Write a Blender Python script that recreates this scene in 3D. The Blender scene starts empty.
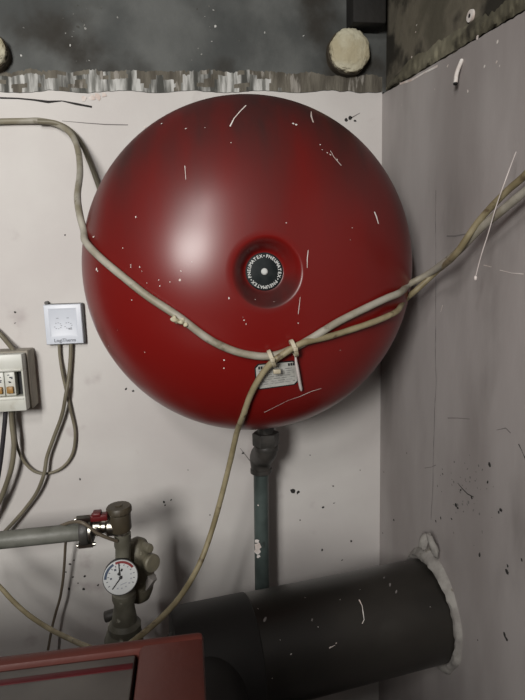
import bpy, bmesh, math, random
from mathutils import Vector, Matrix, noise
random.seed(7)
S = bpy.context.scene
COL = S.collection
R = math.radians

# ------------------------------------------------------------------ camera
CAM = Vector((0.0, -1.03, 1.5))
F = 525.0
cd = bpy.data.cameras.new('camera')
cd.sensor_fit = 'VERTICAL'; cd.sensor_height = 36.0; cd.sensor_width = 27.0
cd.lens = 36.0 * F / 700.0
cd.clip_start = 0.02
cam = bpy.data.objects.new('camera', cd); COL.objects.link(cam)
ROT = Matrix.Rotation(R(-8.0), 4, 'Z') @ Matrix.Rotation(R(90 - 8.5), 4, 'X') @ Matrix.Rotation(R(-1.6), 4, 'Z')
cam.matrix_world = Matrix.Translation(CAM) @ ROT
S.camera = cam

# ------------------------------------------------------------------ light
w = bpy.data.worlds.new('world'); S.world = w; w.use_nodes = True
w.node_tree.nodes['Background'].inputs[0].default_value = (0.5, 0.52, 0.55, 1)
w.node_tree.nodes['Background'].inputs[1].default_value = 0.015

def area(name, loc, target, size, sy, power, col):
    d = bpy.data.lights.new(name, 'AREA'); d.shape = 'RECTANGLE'; d.size = size; d.size_y = sy
    d.energy = power; d.color = col
    o = bpy.data.objects.new(name, d); COL.objects.link(o); o.location = loc
    o.rotation_euler = (Vector(target) - Vector(loc)).to_track_quat('-Z', 'Y').to_euler()
    return o
lamp = area('room_lamp', (-0.60, -1.85, 1.84), (-0.45, 0, 1.62), 0.36, 0.38, 13.2, (1.0, 0.97, 0.93))
lamp.data.spread = R(125)
area('ceiling_tube', (-0.46, -1.70, 2.30), (-0.2, 0, 1.5), 0.06, 0.22, 6.2, (1.0, 0.97, 0.94))
S.view_settings.view_transform = 'Standard'
S.view_settings.look = 'None'
S.view_settings.gamma = 1.0
S.view_settings.use_curve_mapping = False
S.view_settings.exposure = 0.0

# ------------------------------------------------------------------ where a line of sight meets the room
def ray(px, py):
    d = ROT.to_3x3() @ Vector(((px - 262.5) / F, -(py - 350) / F, -1))
    return d
def at(px, py, Y):
    d = ray(px, py); return CAM + d * ((Y - CAM.y) / d.y)
XC = at(381, 300, 0).x
SPL = math.tan(R(3.0))
NR = Vector((-1, -SPL, 0)).normalized()          # inward normal of the right wall
def onr(px, py, off=0.0):
    d = ray(px, py); p0 = Vector((XC, 0, 0)) + NR * off
    return CAM + d * ((p0 - CAM).dot(NR) / d.dot(NR))
def xr(y): return XC - y * SPL

# ------------------------------------------------------------------ materials
def nt(m):
    m.use_nodes = True; t = m.node_tree
    return t, t.nodes, t.links, t.nodes['Principled BSDF']
def mat(name, c1, c2=None, rough=0.6, scale=8.0, lo=0.35, hi=0.65, stretch=(1, 1, 1), bump=0.0, bscale=60.0,
        metal=0.0, coat=0.0, spec=0.5, c3=None, s3=30.0, lo3=0.62, hi3=0.68, detail=6):
    m = bpy.data.materials.new(name); t, N, L, b = nt(m)
    b.inputs['Roughness'].default_value = rough; b.inputs['Metallic'].default_value = metal
    b.inputs['Coat Weight'].default_value = coat; b.inputs['Specular IOR Level'].default_value = spec
    tc = N.new('ShaderNodeTexCoord'); mp = N.new('ShaderNodeMapping'); mp.inputs['Scale'].default_value = stretch
    L.new(tc.outputs['Object'], mp.inputs['Vector'])
    def nz(s, d):
        n = N.new('ShaderNodeTexNoise'); n.inputs['Scale'].default_value = s; n.inputs['Detail'].default_value = d
        L.new(mp.outputs[0], n.inputs['Vector']); return n
    def ramp(src, a, z):
        r = N.new('ShaderNodeMapRange'); r.inputs['From Min'].default_value = a; r.inputs['From Max'].default_value = z
        r.interpolation_type = 'SMOOTHSTEP'
        L.new(src, r.inputs['Value']); return r.outputs[0]
    def mix(f, a, bb):
        x = N.new('ShaderNodeMix'); x.data_type = 'RGBA'; L.new(f, x.inputs[0])
        for s, v in ((6, a), (7, bb)):
            if isinstance(v, tuple): x.inputs[s].default_value = (*v, 1)
            else: L.new(v, x.inputs[s])
        return x.outputs[2]
    if c2 is None: c2 = tuple(v * 0.82 for v in c1)
    col = mix(ramp(nz(scale, detail).outputs[0], lo, hi), c1, c2)
    if c3: col = mix(ramp(nz(s3, 5).outputs[0], lo3, hi3), col, c3)
    L.new(col, b.inputs['Base Color'])
    if bump:
        bp = N.new('ShaderNodeBump'); bp.inputs['Strength'].default_value = bump; bp.inputs['Distance'].default_value = 0.004
        L.new(nz(bscale, 8).outputs[0], bp.inputs['Height']); L.new(bp.outputs[0], b.inputs['Normal'])
    m['_'] = 0
    return m
M = {}
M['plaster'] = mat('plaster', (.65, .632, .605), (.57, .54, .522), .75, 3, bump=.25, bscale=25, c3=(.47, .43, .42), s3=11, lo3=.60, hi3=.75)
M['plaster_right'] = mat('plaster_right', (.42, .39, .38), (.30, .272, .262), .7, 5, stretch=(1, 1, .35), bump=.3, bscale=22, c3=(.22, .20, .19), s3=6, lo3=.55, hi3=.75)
M['concrete'] = mat('concrete', (.060, .064, .062), (.125, .13, .125), .85, 7, bump=.7, bscale=35, c3=(.030, .027, .022), s3=6, lo3=.50, hi3=.66)
M['concrete_right'] = mat('concrete_right', (.085, .076, .054), (.21, .185, .14), .85, 9, bump=.9, bscale=30, c3=(.022, .019, .013), s3=9, lo3=.48, hi3=.60)
M['whitewash'] = mat('whitewash', (.55, .55, .53), (.17, .17, .155), .85, 26, stretch=(5, 1, .7), bump=.3, bscale=60, c3=(.06, .06, .053), s3=9, lo3=.47, hi3=.60)
M['whitewash_dirty'] = mat('whitewash_dirty', (.17, .155, .125), (.08, .07, .055), .9, 14, stretch=(3, 1, .7), bump=.8, bscale=60, c3=(.30, .28, .25), s3=16, lo3=.58, hi3=.64)
M['mortar'] = mat('mortar', (.20, .185, .13), (.10, .09, .06), .9, 9, bump=.8, bscale=40, c3=(.04, .034, .022), s3=13, lo3=.55, hi3=.68)
M['chip_dark'] = mat('chip_dark', (.03, .028, .026), rough=.9)
M['chip_soft'] = mat('chip_soft', (.20, .185, .18), rough=.9)
M['chip_white'] = mat('chip_white', (.80, .77, .74), (.6, .5, .45), .8, 40)
M['room_wall'] = mat('room_wall', (.17, .165, .16), (.12, .115, .11), .8, 4)
M['floor'] = mat('floor', (.16, .155, .15), (.10, .10, .10), .8, 5, bump=.4)
M['ceiling'] = mat('ceiling', (.22, .22, .21), (.14, .14, .135), .85, 5, bump=.4)
M['cable'] = mat('cable', (.37, .35, .295), (.24, .215, .155), .55, 22, bump=.2, c3=(.16, .14, .10), s3=60, lo3=.60, hi3=.72)
M['cable_olive'] = mat('cable_olive', (.32, .275, .17), (.20, .165, .09), .55, 25, bump=.2, c3=(.12, .09, .05), s3=70, lo3=.58, hi3=.7)
M['cable_grey'] = mat('cable_grey', (.20, .178, .125), (.135, .118, .08), .5, 20)
M['cable_dark'] = mat('cable_dark', (.028, .026, .03), rough=.5)
M['cable_brown'] = mat('cable_brown', (.13, .105, .075), rough=.5)
M['tie'] = mat('tie', (.50, .45, .34), (.36, .31, .21), .5, 60)
M['white_tie'] = mat('white_tie', (.75, .68, .65), rough=.45)
M['plastic_white'] = mat('plastic_white', (.66, .70, .77), (.60, .64, .71), .35, 12)
M['plastic_box'] = mat('plastic_box', (.62, .63, .58), (.55, .55, .49), .4, 25, c3=(.44, .42, .35), s3=40, lo3=.62, hi3=.8)
M['box_back'] = mat('box_back', (.33, .30, .25), (.25, .225, .18), .6, 18)
M['socket_back'] = mat('socket_back', (.075, .075, .072), (.12, .12, .12), .6, 40)
M['black'] = mat('black', (.012, .012, .013), rough=.6)
M['print_grey'] = mat('print_grey', (.36, .38, .42), rough=.5)
M['print_dark'] = mat('print_dark', (.07, .075, .10), rough=.5)
M['print_mid'] = mat('print_mid', (.22, .22, .22), rough=.6)
M['orange'] = mat('orange', (.42, .22, .05), (.30, .17, .05), .45, 60)
M['plate_black'] = mat('plate_black', (.008, .012, .013), (.016, .02, .021), .6, 90, spec=.2)
M['letter'] = mat('letter', (.62, .64, .62), rough=.5)
M['steel'] = mat('steel', (.55, .55, .53), rough=.3, metal=1.0)
M['chrome_dirty'] = mat('chrome_dirty', (.50, .48, .43), (.30, .28, .24), .28, 40, metal=1.0)
M['tag'] = mat('tag', (.46, .46, .43), (.36, .36, .33), .45, 30)
M['grey_pipe'] = mat('grey_pipe', (.155, .157, .137), (.105, .108, .09), .5, 25, bump=.3, c3=(.045, .042, .035), s3=22, lo3=.60, hi3=.72)
M['green_pipe'] = mat('green_pipe', (.075, .098, .092), (.05, .066, .062), .42, 22, bump=.2, c3=(.03, .035, .033), s3=30, lo3=.62, hi3=.75)
M['iron'] = mat('iron', (.035, .033, .030), (.055, .05, .045), .5, 40, bump=.4)
M['brass_dull'] = mat('brass_dull', (.17, .155, .11), (.115, .105, .075), .55, 30, metal=.1, bump=.3, c3=(.30, .28, .22), s3=60, lo3=.64, hi3=.75)
M['vent_brown'] = mat('vent_brown', (.075, .058, .035), (.05, .04, .025), .5, 25)
M['body_olive'] = mat('body_olive', (.14, .135, .105), (.085, .08, .06), .55, 30, bump=.4, c3=(.30, .29, .24), s3=70, lo3=.62, hi3=.70)
M['red_handle'] = mat('red_handle', (.11, .009, .010), (.08, .008, .008), .4, 30)
M['dial'] = mat('dial', (.58, .60, .60), rough=.4)
M['dial_red'] = mat('dial_red', (.20, .018, .02), rough=.5)
M['dial_blue'] = mat('dial_blue', (.045, .07, .12), rough=.5)
M['boiler_red'] = mat('boiler_red', (.10, .021, .0145), (.072, .019, .014), .5, 7, bump=.15, c3=(.13, .068, .056), s3=9, lo3=.58, hi3=.78)
M['boiler_grey'] = mat('boiler_grey', (.125, .12, .108), (.08, .077, .07), .5, 9, c3=(.10, .09, .08), s3=14, lo3=.58, hi3=.75)
M['stripe_red'] = mat('stripe_red', (.075, .005, .008), (.055, .005, .007), .45, 20)
M['duct'] = mat('duct', (.014, .0125, .0105), (.024, .0215, .018), .36, 8, bump=.12, bscale=18, c3=(.038, .035, .03), s3=7, lo3=.60, hi3=.78)
M['duct_shaded'] = mat('duct_shaded', (.007, .0066, .0062), (.011, .0105, .0098), .6, 10)  # duct colour darkened: the boiler's shadow painted onto its left end
M['foam'] = mat('foam', (.34, .325, .30), (.235, .22, .205), .85, 30, bump=.8, bscale=50, c3=(.15, .13, .10), s3=40, lo3=.62, hi3=.7)
M['foam_cream'] = mat('foam_cream', (.56, .53, .40), (.45, .40, .27), .85, 30, bump=.9, bscale=60, c3=(.16, .13, .06), s3=25, lo3=.62, hi3=.72)
M['rust'] = mat('rust', (.04, .032, .022), (.07, .055, .035), .8, 20, bump=.6)
M['joist'] = mat('joist', (.008, .0075, .0065), (.014, .0125, .0105), .8, 12, bump=.4)

def tank_mat():
    m = bpy.data.materials.new('tank_red'); t, N, L, b = nt(m)
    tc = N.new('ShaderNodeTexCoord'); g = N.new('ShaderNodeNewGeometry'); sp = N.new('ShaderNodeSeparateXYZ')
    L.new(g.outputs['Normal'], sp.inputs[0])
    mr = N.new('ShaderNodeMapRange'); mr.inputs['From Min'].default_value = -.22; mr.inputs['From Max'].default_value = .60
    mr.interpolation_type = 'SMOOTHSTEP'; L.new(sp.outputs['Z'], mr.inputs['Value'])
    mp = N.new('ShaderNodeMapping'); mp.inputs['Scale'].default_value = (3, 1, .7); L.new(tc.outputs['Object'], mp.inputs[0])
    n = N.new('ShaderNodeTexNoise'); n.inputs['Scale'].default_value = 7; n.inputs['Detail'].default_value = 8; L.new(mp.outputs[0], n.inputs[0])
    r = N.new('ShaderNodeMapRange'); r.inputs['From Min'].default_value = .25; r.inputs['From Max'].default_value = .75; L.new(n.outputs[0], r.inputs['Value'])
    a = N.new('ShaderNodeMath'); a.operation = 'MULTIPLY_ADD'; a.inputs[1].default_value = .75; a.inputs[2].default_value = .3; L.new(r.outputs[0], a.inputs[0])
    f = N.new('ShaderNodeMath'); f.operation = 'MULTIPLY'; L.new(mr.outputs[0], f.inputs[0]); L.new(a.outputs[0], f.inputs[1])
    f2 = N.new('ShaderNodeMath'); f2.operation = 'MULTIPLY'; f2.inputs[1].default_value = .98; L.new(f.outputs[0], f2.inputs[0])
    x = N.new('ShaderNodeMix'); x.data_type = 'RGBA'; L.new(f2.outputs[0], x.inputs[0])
    x.inputs[6].default_value = (.165, .0072, .006, 1); x.inputs[7].default_value = (.036, .016, .015, 1)  # upward faces go dark brown: dust, plus shade painted into the colour
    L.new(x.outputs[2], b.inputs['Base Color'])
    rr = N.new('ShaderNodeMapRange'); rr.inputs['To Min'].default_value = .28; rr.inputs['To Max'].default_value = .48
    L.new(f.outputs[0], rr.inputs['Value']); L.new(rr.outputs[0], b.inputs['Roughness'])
    b.inputs['Specular IOR Level'].default_value = .45
    return m
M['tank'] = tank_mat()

# ------------------------------------------------------------------ mesh building
class MB:
    def __init__(s): s.v = []; s.f = []; s.m = []; s.mats = []; s.cur = 0
    def use(s, k):
        if k not in s.mats: s.mats.append(k)
        s.cur = s.mats.index(k); return s
    def add(s, vs, fs):
        o = len(s.v); s.v += [Vector(p) for p in vs]
        for f in fs: s.f.append([o + i for i in f]); s.m.append(s.cur)
        return s
    def bm(s, bm, mx=None):
        bm.verts.index_update()
        s.add([(mx @ v.co) if mx else v.co.copy() for v in bm.verts], [[v.index for v in f.verts] for f in bm.faces]); bm.free(); return s
    def box(s, a, b, bev=0.0, mx=None, seg=2):
        bm = bmesh.new(); bmesh.ops.create_cube(bm, size=1)
        for v in bm.verts:
            v.co = Vector([(a[i] + b[i]) / 2 + v.co[i] * (b[i] - a[i]) for i in range(3)])
        if bev: bmesh.ops.bevel(bm, geom=bm.edges[:], offset=bev, segments=seg, profile=.5, affect='EDGES')
        return s.bm(bm, mx)
    def lathe(s, prof, p0, axis, n=32, jitter=None):
        # prof: (radius, distance along axis)
        ax = Vector(axis).normalized(); q = ax.to_track_quat('Z', 'X').to_matrix()
        vs = []; fs = []
        for i, (r, h) in enumerate(prof):
            for k in range(n):
                a = 2 * math.pi * k / n; rr = r * (1 + (jitter(a, h) if jitter else 0))
                vs.append(Vector(p0) + q @ Vector((rr * math.cos(a), rr * math.sin(a), h)))
        for i in range(len(prof) - 1):
            for k in range(n):
                fs.append((i*n + k, i*n + (k+1) % n, (i+1)*n + (k+1) % n, (i+1)*n + k))
        if prof[0][0] > 1e-5: fs.append(tuple(reversed(range(n))))
        if prof[-1][0] > 1e-5: fs.append(tuple(range((len(prof)-1)*n, len(prof)*n)))
        return s.add(vs, fs)
    def cyl(s, p0, p1, r, r1=None, n=24, bev=0.0):
        p0 = Vector(p0); p1 = Vector(p1); h = (p1 - p0).length; r1 = r if r1 is None else r1
        if bev: pr = [(r - bev, 0), (r - bev*.3, bev*.3), (r, bev), (r1, h - bev), (r1 - bev*.3, h - bev*.3), (r1 - bev, h)]
        else: pr = [(r, 0), (r1, h)]
        return s.lathe(pr, p0, p1 - p0, n)
    def hexa(s, p0, p1, r, n=6):
        return s.cyl(p0, p1, r, n=n, bev=r * .08)
    def tube(s, pts, r, n=10, sub=8, jit=0.0, cap=True):
        P = smooth(pts, sub); vs = []; fs = []; up = None
        for i, p in enumerate(P):
            t = (P[min(i+1, len(P)-1)] - P[max(i-1, 0)]).normalized()
            if up is None: up = t.orthogonal().normalized()
            up = (up - t * up.dot(t)).normalized(); sd = t.cross(up)
            rr = (r(i / (len(P)-1)) if callable(r) else r) * (1 + jit * noise.noise(p * 60))
            for k in range(n):
                a = 2 * math.pi * k / n; vs.append(p + (up * math.cos(a) + sd * math.sin(a)) * rr)
        for i in range(len(P)-1):
            for k in range(n): fs.append((i*n + k, i*n + (k+1) % n, (i+1)*n + (k+1) % n, (i+1)*n + k))
        if cap: fs += [tuple(reversed(range(n))), tuple(range((len(P)-1)*n, len(P)*n))]
        return s.add(vs, fs)
    def obj(s, name, parent=None, sm=35):
        me = bpy.data.meshes.new(name); 
        off = Vector((0, 0, 0))
        if parent is None and s.v and getattr(s, 'recenter', True):
            lo = [min(v[i] for v in s.v) for i in range(3)]; hi = [max(v[i] for v in s.v) for i in range(3)]
            off = Vector(((lo[0]+hi[0])/2, (lo[1]+hi[1])/2, lo[2]))
        me.from_pydata([tuple(v - off) for v in s.v], [], s.f)
        for k in s.mats: me.materials.append(M[k])
        for p, mi in zip(me.polygons, s.m): p.material_index = mi
        b = bmesh.new(); b.from_mesh(me)
        bmesh.ops.recalc_face_normals(b, faces=b.faces); b.to_mesh(me); b.free()
        if sm:
            me.polygons.foreach_set('use_smooth', [True] * len(me.polygons)); me.set_sharp_from_angle(angle=R(sm))
        o = bpy.data.objects.new(name, me); COL.objects.link(o); o.location = off
        if parent is not None:
            o.parent = parent; o.matrix_parent_inverse = world_of(parent).inverted()
            if not getattr(parent, 'type', '') == 'EMPTY': o.matrix_parent_inverse = world_of(parent).inverted()
        return o
def world_of(o):
    m = Matrix.Translation(o.location)
    if o.parent is not None: m = world_of(o.parent) @ o.matrix_parent_inverse @ m
    return m
def smooth(pts, sub):
    P = [Vector(p) for p in pts]
    if len(P) < 3 or sub < 2: return P
    Q = [2*P[0] - P[1]] + P + [2*P[-1] - P[-2]]; out = []
    for i in range(1, len(Q) - 2):
        a, b, c, d = Q[i-1:i+3]
        for k in range(sub):
            t = k / sub
            out.append(.5 * ((2*b) + (c - a)*t + (2*a - 5*b + 4*c - d)*t*t + (3*b - a - 3*c + d)*t*t*t))
    out.append(P[-1]); return out
def tag(o, label, cat, group=None):
    o['label'] = label; o['category'] = cat
    if group: o['group'] = group
    return o
def root(name, loc, label, cat, group=None):
    o = bpy.data.objects.new(name, None); COL.objects.link(o); o.location = loc; o.empty_display_size = .03
    return tag(o, label, cat, group)
def struct(mb, name, sm=35):
    mb.recenter = False
    o = mb.obj(name, None, sm); o['kind'] = 'structure'; return o
def text_verts(txt, size):
    c = bpy.data.curves.new('t', 'FONT'); c.body = txt; c.offset = size*.028 if len(txt) == 1 else 0; c.size = size; c.align_x = 'CENTER'; c.align_y = 'CENTER'
    c.resolution_u = 3; c.extrude = 0.0001
    o = bpy.data.objects.new('t', c); COL.objects.link(o)
    dg = bpy.context.evaluated_depsgraph_get(); dg.update()
    me = bpy.data.meshes.new_from_object(o.evaluated_get(dg))
    vs = [v.co.copy() for v in me.vertices]; fs = [list(p.vertices) for p in me.polygons]
    bpy.data.objects.remove(o); bpy.data.curves.remove(c); bpy.data.meshes.remove(me)
    return vs, fs
def blob(mb, p, n, r, k=7, asp=1.0, ang=0.0, off=.0006, thick=.0):
    """an irregular flake lying on a surface at p with normal n"""
    n = Vector(n).normalized(); u = n.cross(Vector((0, 0, 1)))
    if u.length < .1: u = n.cross(Vector((1, 0, 0)))
    u.normalize(); v = n.cross(u); ca, sa = math.cos(ang), math.sin(ang)
    vs = []
    for i in range(k):
        a = 2*math.pi*i/k; rr = r * random.uniform(.55, 1.1)
        x, y = rr*math.cos(a), rr*math.sin(a)*asp
        vs.append(p + n*off + u*(x*ca - y*sa) + v*(x*sa + y*ca))
    mb.add(vs, [list(range(k))])
def streak(mb, pts, n, w, off=.0006):
    P = [Vector(p) for p in pts]; vs = []; fs = []; n = Vector(n).normalized()
    for i, p in enumerate(P):
        t = (P[min(i+1, len(P)-1)] - P[max(0, i-1)]).normalized(); sd = n.cross(t).normalized()
        ww = w * random.uniform(.3, 1.0)
        vs += [p + n*off + sd*ww/2, p + n*off - sd*ww/2]
    for i in range(len(P)-1): fs.append((2*i, 2*i+1, 2*i+3, 2*i+2))
    mb.add(vs, fs)

# ------------------------------------------------------------------ the room
XL, YF, ZT = -1.9, -2.5, 2.42
REC = .014
NB = Vector((0, -1, 0))
# back wall: plaster skin with a ragged top edge over bare concrete
mb = MB(); mb.use('concrete').add([(XL, REC, 0), (XC + .1, REC, 0), (XC + .1, REC, ZT), (XL, REC, ZT)], [(0, 1, 2, 3)])
def zt_back(px): return 92.0 + 1.2*math.sin(px*.09) + 1.4*noise.noise(Vector((px*.11, 3, 0)))
cols = [at(p, zt_back(p), 0) for p in range(-560, 385, 4)]
mb.use('plaster')
vs = []; fs = []
for c in cols: vs += [(c.x, 0, 0), (c.x, 0, c.z), (c.x, REC, c.z)]
vs += [(XC, 0, 0), (XC, 0, cols[-1].z), (XC, REC, cols[-1].z)]
for i in range(len(cols)):
    a = 3*i; b = a + 3; fs += [(a, b, b+1, a+1), (a+1, b+1, b+2, a+2)]
mb.add(vs, fs)
mb.use('chip_dark')
for px, py, r in ((243,453,1.6),(293,491,3),(298,492,2),(323,507,1.4),(164,502,1.2),(165,505,.9),(322,550,1.5),(351,541,1.2),(333,486,1),(334,503,1),(15,312,.9),(15,323,.8),
                  (80,479,1),(70,564,1.3),(73,577,1.5),(85,576,1.2),(69,589,1.6),(84,589,1.3),(98,585,1.2),(133,391,1),(126,389,1.2),(171,500,1),(210,515,.7),(300,520,.7),(342,560,.9),(65,235,.7),(350,118,2.2),(346,120,1.5),(355,121,1.3),
                  (74,560,.8),(78,583,.7),(66,572,.7),(360,470,.7),(310,455,.6),(188,470,.6)):
    blob(mb, at(px, py, 0), NB, r*.0027, asp=random.uniform(.5, 1), ang=random.uniform(0, 3))
for pts in (((0,98),(18,98.5),(34,100),(48,102),(62,101),(76,104),(92,107)),):
    streak(mb, [at(x, y, 0) for x, y in pts], NB, .0055)
mb.use('chip_soft')
for pts in (((62,121),(85,123),(105,124.5),(128,125)), ((240,448),(251,462),(262,478)), ((351,118),(360,113))):
    streak(mb, [at(x, y, 0) for x, y in pts], NB, .0022)
mb.use('chip_white')
for px, py, r in ((98,97,3.5),(92,98,3),(84,99,2.6),(104,95,2.5),(145,127,1.4),(268,98,1.2)):
    blob(mb, at(px, py, 0), NB, r*.0021, off=.0012)
mb.use('whitewash')
for i in range(40):   # paint spatters on the concrete band
    px = random.choice([random.uniform(60, 90), random.uniform(195, 235), random.uniform(5, 380)])
    blob(mb, at(px, random.uniform(4, 62), REC), NB, random.uniform(.0010, .0032), asp=random.uniform(.4, 1), ang=random.uniform(0, 3))
struct(mb, 'wall_back', 20)
# crumbling strip above the plaster edge
mb = MB().use('whitewash'); vs = []; fs = []
n = 330; K = 6
for i in range(n + 1):
    px = -200 + 582 * i / n
    top = 71 + 4*noise.noise(Vector((px*.05, 0, 0))) + 2.5*noise.noise(Vector((px*.4, 5, 0))) + max(0, (px-250)/130)*6
    bot = zt_back(px) - .3
    amp = .0006
    for k in range(K):
        f = k/(K-1); p = at(px, bot + (top - bot)*f, REC)
        d = (amp * (.45 + .55*noise.noise(Vector((px*.33, f*1.2, 1)))) ) * (1 - .75*f)
        vs.append((p.x, REC - .001 - max(0, d)*(0 if k == K-1 else 1), p.z))
fd = []
for i in range(n):
    px = -200 + 582 * i / n
    for k in range(K-1):
        a = i*K + k; (fd if px > 268 + 22*noise.noise(Vector((i*.3, k*.4, 0))) or (k == K-2 and noise.noise(Vector((px*.08, 2, 2))) > -.1) or noise.noise(Vector((i*.11, k*.45, 7))) > .22 else fs).append((a, a+K, a+K+1, a+1))
mb.add(vs, fs); mb.use('whitewash_dirty').add(vs, fd)
struct(mb, 'trim_1', 60)
# right wall
mb = MB(); off = NR * -REC
def rw(y, z, o=0): return Vector((xr(y), y, z)) + NR*o
mb.use('concrete_right').add([rw(.05, 0, -REC), rw(YF, 0, -REC), rw(YF, ZT, -REC), rw(.05, ZT, -REC)], [(0, 1, 2, 3)])
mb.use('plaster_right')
edge = []
for i in range(0, 60):
    px = 383 + i*2.6; py = 93.5 - .585*(px - 384) + 2.0*noise.noise(Vector((px*.12, 1, 9))) + .8*noise.noise(Vector((px*.5, 1, 4)))
    edge.append(onr(px, py, 0))
edge[0].y = 0.0
last = edge[-1]; edge.append(rw(last.y - .3, min(ZT, last.z + .08))); edge.append(rw(YF, min(ZT, last.z + .1)))
vs = []; fs = []
for e in edge: vs += [rw(e.y, 0), rw(e.y, e.z), rw(e.y, e.z, -REC)]
for i in range(len(edge)-1):
    a = 3*i; b = a + 3; fs += [(a, b, b+1, a+1), (a+1, b+1, b+2, a+2)]
mb.add(vs, fs)
mb.use('chip_dark')
for px, py, r in ((490,465,1.7),(480,555,1.9),(507,571,1.9),(508,566,1.2),(505,635,1.8),(507,639,1.2),(488,482,1.2),(394,520,1.6),(501,510,1.4),(499,512,1),(383,533,1),(456,505,1.6),(458,508,1.5),(461,490,1.2),(472,498,1.3),(443,474,.8),
                  (384,472,1),(407,453,.8),(478,640,.6),(452,519,1),(441,518,1.2),(436,521,1.3),(522,560,1)):
    blob(mb, onr(px, py), NR, r*.0026, asp=random.uniform(.5, 1), ang=random.uniform(0, 3))
streak(mb, [onr(x, y) for x, y in ((519,444),(522,450),(524,455),(527,461))], NR, .003)
streak(mb, [onr(x, y) for x, y in ((458,483),(463,489),(468,494),(474,497))], NR, .002)
mb.use('chip_soft')
streak(mb, [onr(436 + 1.2*noise.noise(Vector((y*.03, 0, 0))) - max(0, (y-380))*.03, y) for y in range(190, 525, 5)], NR, .0019)
streak(mb, [onr(x, y) for x, y in ((425,468),(432,467),(436,465))], NR, .0018)
streak(mb, [onr(x, y) for x, y in ((447,236),(455,236),(466,234))], NR, .0022)
streak(mb, [onr(x, y) for x, y in ((448,418),(458,418),(470,419))], NR, .0016)
streak(mb, [onr(x, y) for x, y in ((497,430),(506,428),(511,433))], NR, .0016)
for i in range(46):
    blob(mb, onr(random.gauss(468, 13), random.gauss(490, 20)), NR, random.uniform(.0012, .0034), asp=random.uniform(.3, .9), ang=random.uniform(0, 3))
mb.use('chip_white')
for px, py, r in ((468,91,1.6),(448,66,1.8),(497,62,1.6),(500,66,1),(485,66,1.4),(435,89,.7),(402,105,.7),(498,42,1.5),(417,25,1.3),(416,32,1.1),(412,57,1.4),(478,37,2)):
    blob(mb, onr(px, py), NR, r*.0018, asp=random.uniform(.4, 1), ang=random.uniform(0, 3))
streak(mb, [onr(x, y) for x, y in ((400,84),(412,80),(424,73),(438,66))], NR, .004)
for pts in (((500,270),(512,273),(524,274)), ((484,265),(492,267)), ((443,305),(441,312))):
    streak(mb, [onr(x, y) for x, y in pts], NR, .002)
struct(mb, 'wall_right', 20)
# mortar strip left along the top of the right wall's plaster
mb = MB().use('mortar'); vs = []; fs = []; n = 150; K = 6
for i in range(n + 1):
    px = 384 + 152*i/n; b0 = 93.5 - .585*(px - 384)
    bot = b0 - 1.5 + 1.8*noise.noise(Vector((px*.2, 6, 1))); top = b0 - 20 - 6*noise.noise(Vector((px*.06, 2, 8))) - 3*noise.noise(Vector((px*.3, 2, 5)))
    top = b0 + (top - b0)*min(1, .25 + i/40)
    for k in range(K):
        f = k/(K-1); p = onr(px, bot + (top - bot)*f, -REC + .0005 + .010*math.sin(math.pi*(.12 + .88*f))**.8*(.7 + .5*noise.noise(Vector((px*.25, f*2, 3)))))
        p.y = min(p.y, -.002); vs.append(p)
for i in range(n):
    for k in range(K-1): a = i*K + k; fs.append((a, a+K, a+K+1, a+1))
struct(mb.add(vs, fs), 'trim_2', 60)
mb = MB().use('room_wall'); mb.add([(XL, YF, 0), (XL, .1, 0), (XL, .1, ZT), (XL, YF, ZT)], [(0, 1, 2, 3)]); struct(mb, 'wall_left', 0)
mb = MB().use('room_wall'); mb.add([(XL, YF, 0), (1.0, YF, 0), (1.0, YF, ZT), (XL, YF, ZT)], [(0, 1, 2, 3)]); struct(mb, 'wall_front', 0)
mb = MB().use('floor'); mb.add([(XL, YF, 0), (1.0, YF, 0), (1.0, .1, 0), (XL, .1, 0)], [(0, 1, 2, 3)]); struct(mb, 'floor', 0)
mb = MB().use('ceiling'); mb.add([(XL, YF, ZT), (1.0, YF, ZT), (1.0, .1, ZT), (XL, .1, ZT)], [(0, 1, 2, 3)]); struct(mb, 'ceiling', 0)

# ------------------------------------------------------------------ expansion tank
YE = -.200                                   # plane of the tank's widest circle
a_, b_ = at(82.5, 261, YE), at(410.5, 261, YE)
tl, bl = at(250, 94.5, YE), at(245, 428.5, YE)
TC = Vector(((a_.x + b_.x)/2 - .0045, YE, (tl.z + bl.z)/2))
TR = ((b_.x - a_.x) + (tl.z - bl.z))/4 * .985
TD = .150
RP, RO = .0258, .0480                          # name plate radius, rim of the dimple
SH = Vector((.0030, 0, -.0060))               # the dish hangs tipped a little downwards
def dome(r):
    x = min(1, r/TR); return TD * (1 - x**2.3)**(1/2.1)
def front(r):
    h = dome(r)
    if r < RO:
        t = max(0, (r - RP)/(RO - RP)); s = t*t*(3 - 2*t)
        s = s**.85
        h -= .028*(1 - s)
    return h
def tank_hit(px, py, off=0.0):
    d = ray(px, py).normalized(); lo = None; t = .3
    while t < 1.3:
        p = CAM + d*t; c = TC + SH*max(0, (YE - p.y)/TD); r = math.hypot(p.x - c.x, p.z - c.z)
        if r < TR and (YE - p.y) < front(r): break
        t += .0008
    else: return None, None
    e = .0015
    g = (front(min(TR*.9995, r + e)) - front(max(0, r - e)))/(2*e)
    u = Vector((p.x - c.x, 0, p.z - c.z)); u = u.normalized() if u.length > 1e-6 else u
    nn = (Vector((0, -1, 0)) - u*g).normalized()
    return p + nn*off, nn
TK = root('expansion_tank', (TC.x, 0, TC.z - TR), 'large round red steel expansion tank hung in the wall corner', 'tank')
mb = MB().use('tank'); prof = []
prof.append((0.0005, front(0)))
rs = [RP*.5, RP] + [RP + (RO - RP)*i/12 for i in range(1, 13)]
rs += [RO + (TR - RO)*math.sin(math.pi/2*i/44) for i in range(1, 45)]
for r in rs: prof.append((r, front(min(r, TR*.99999))))
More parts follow.
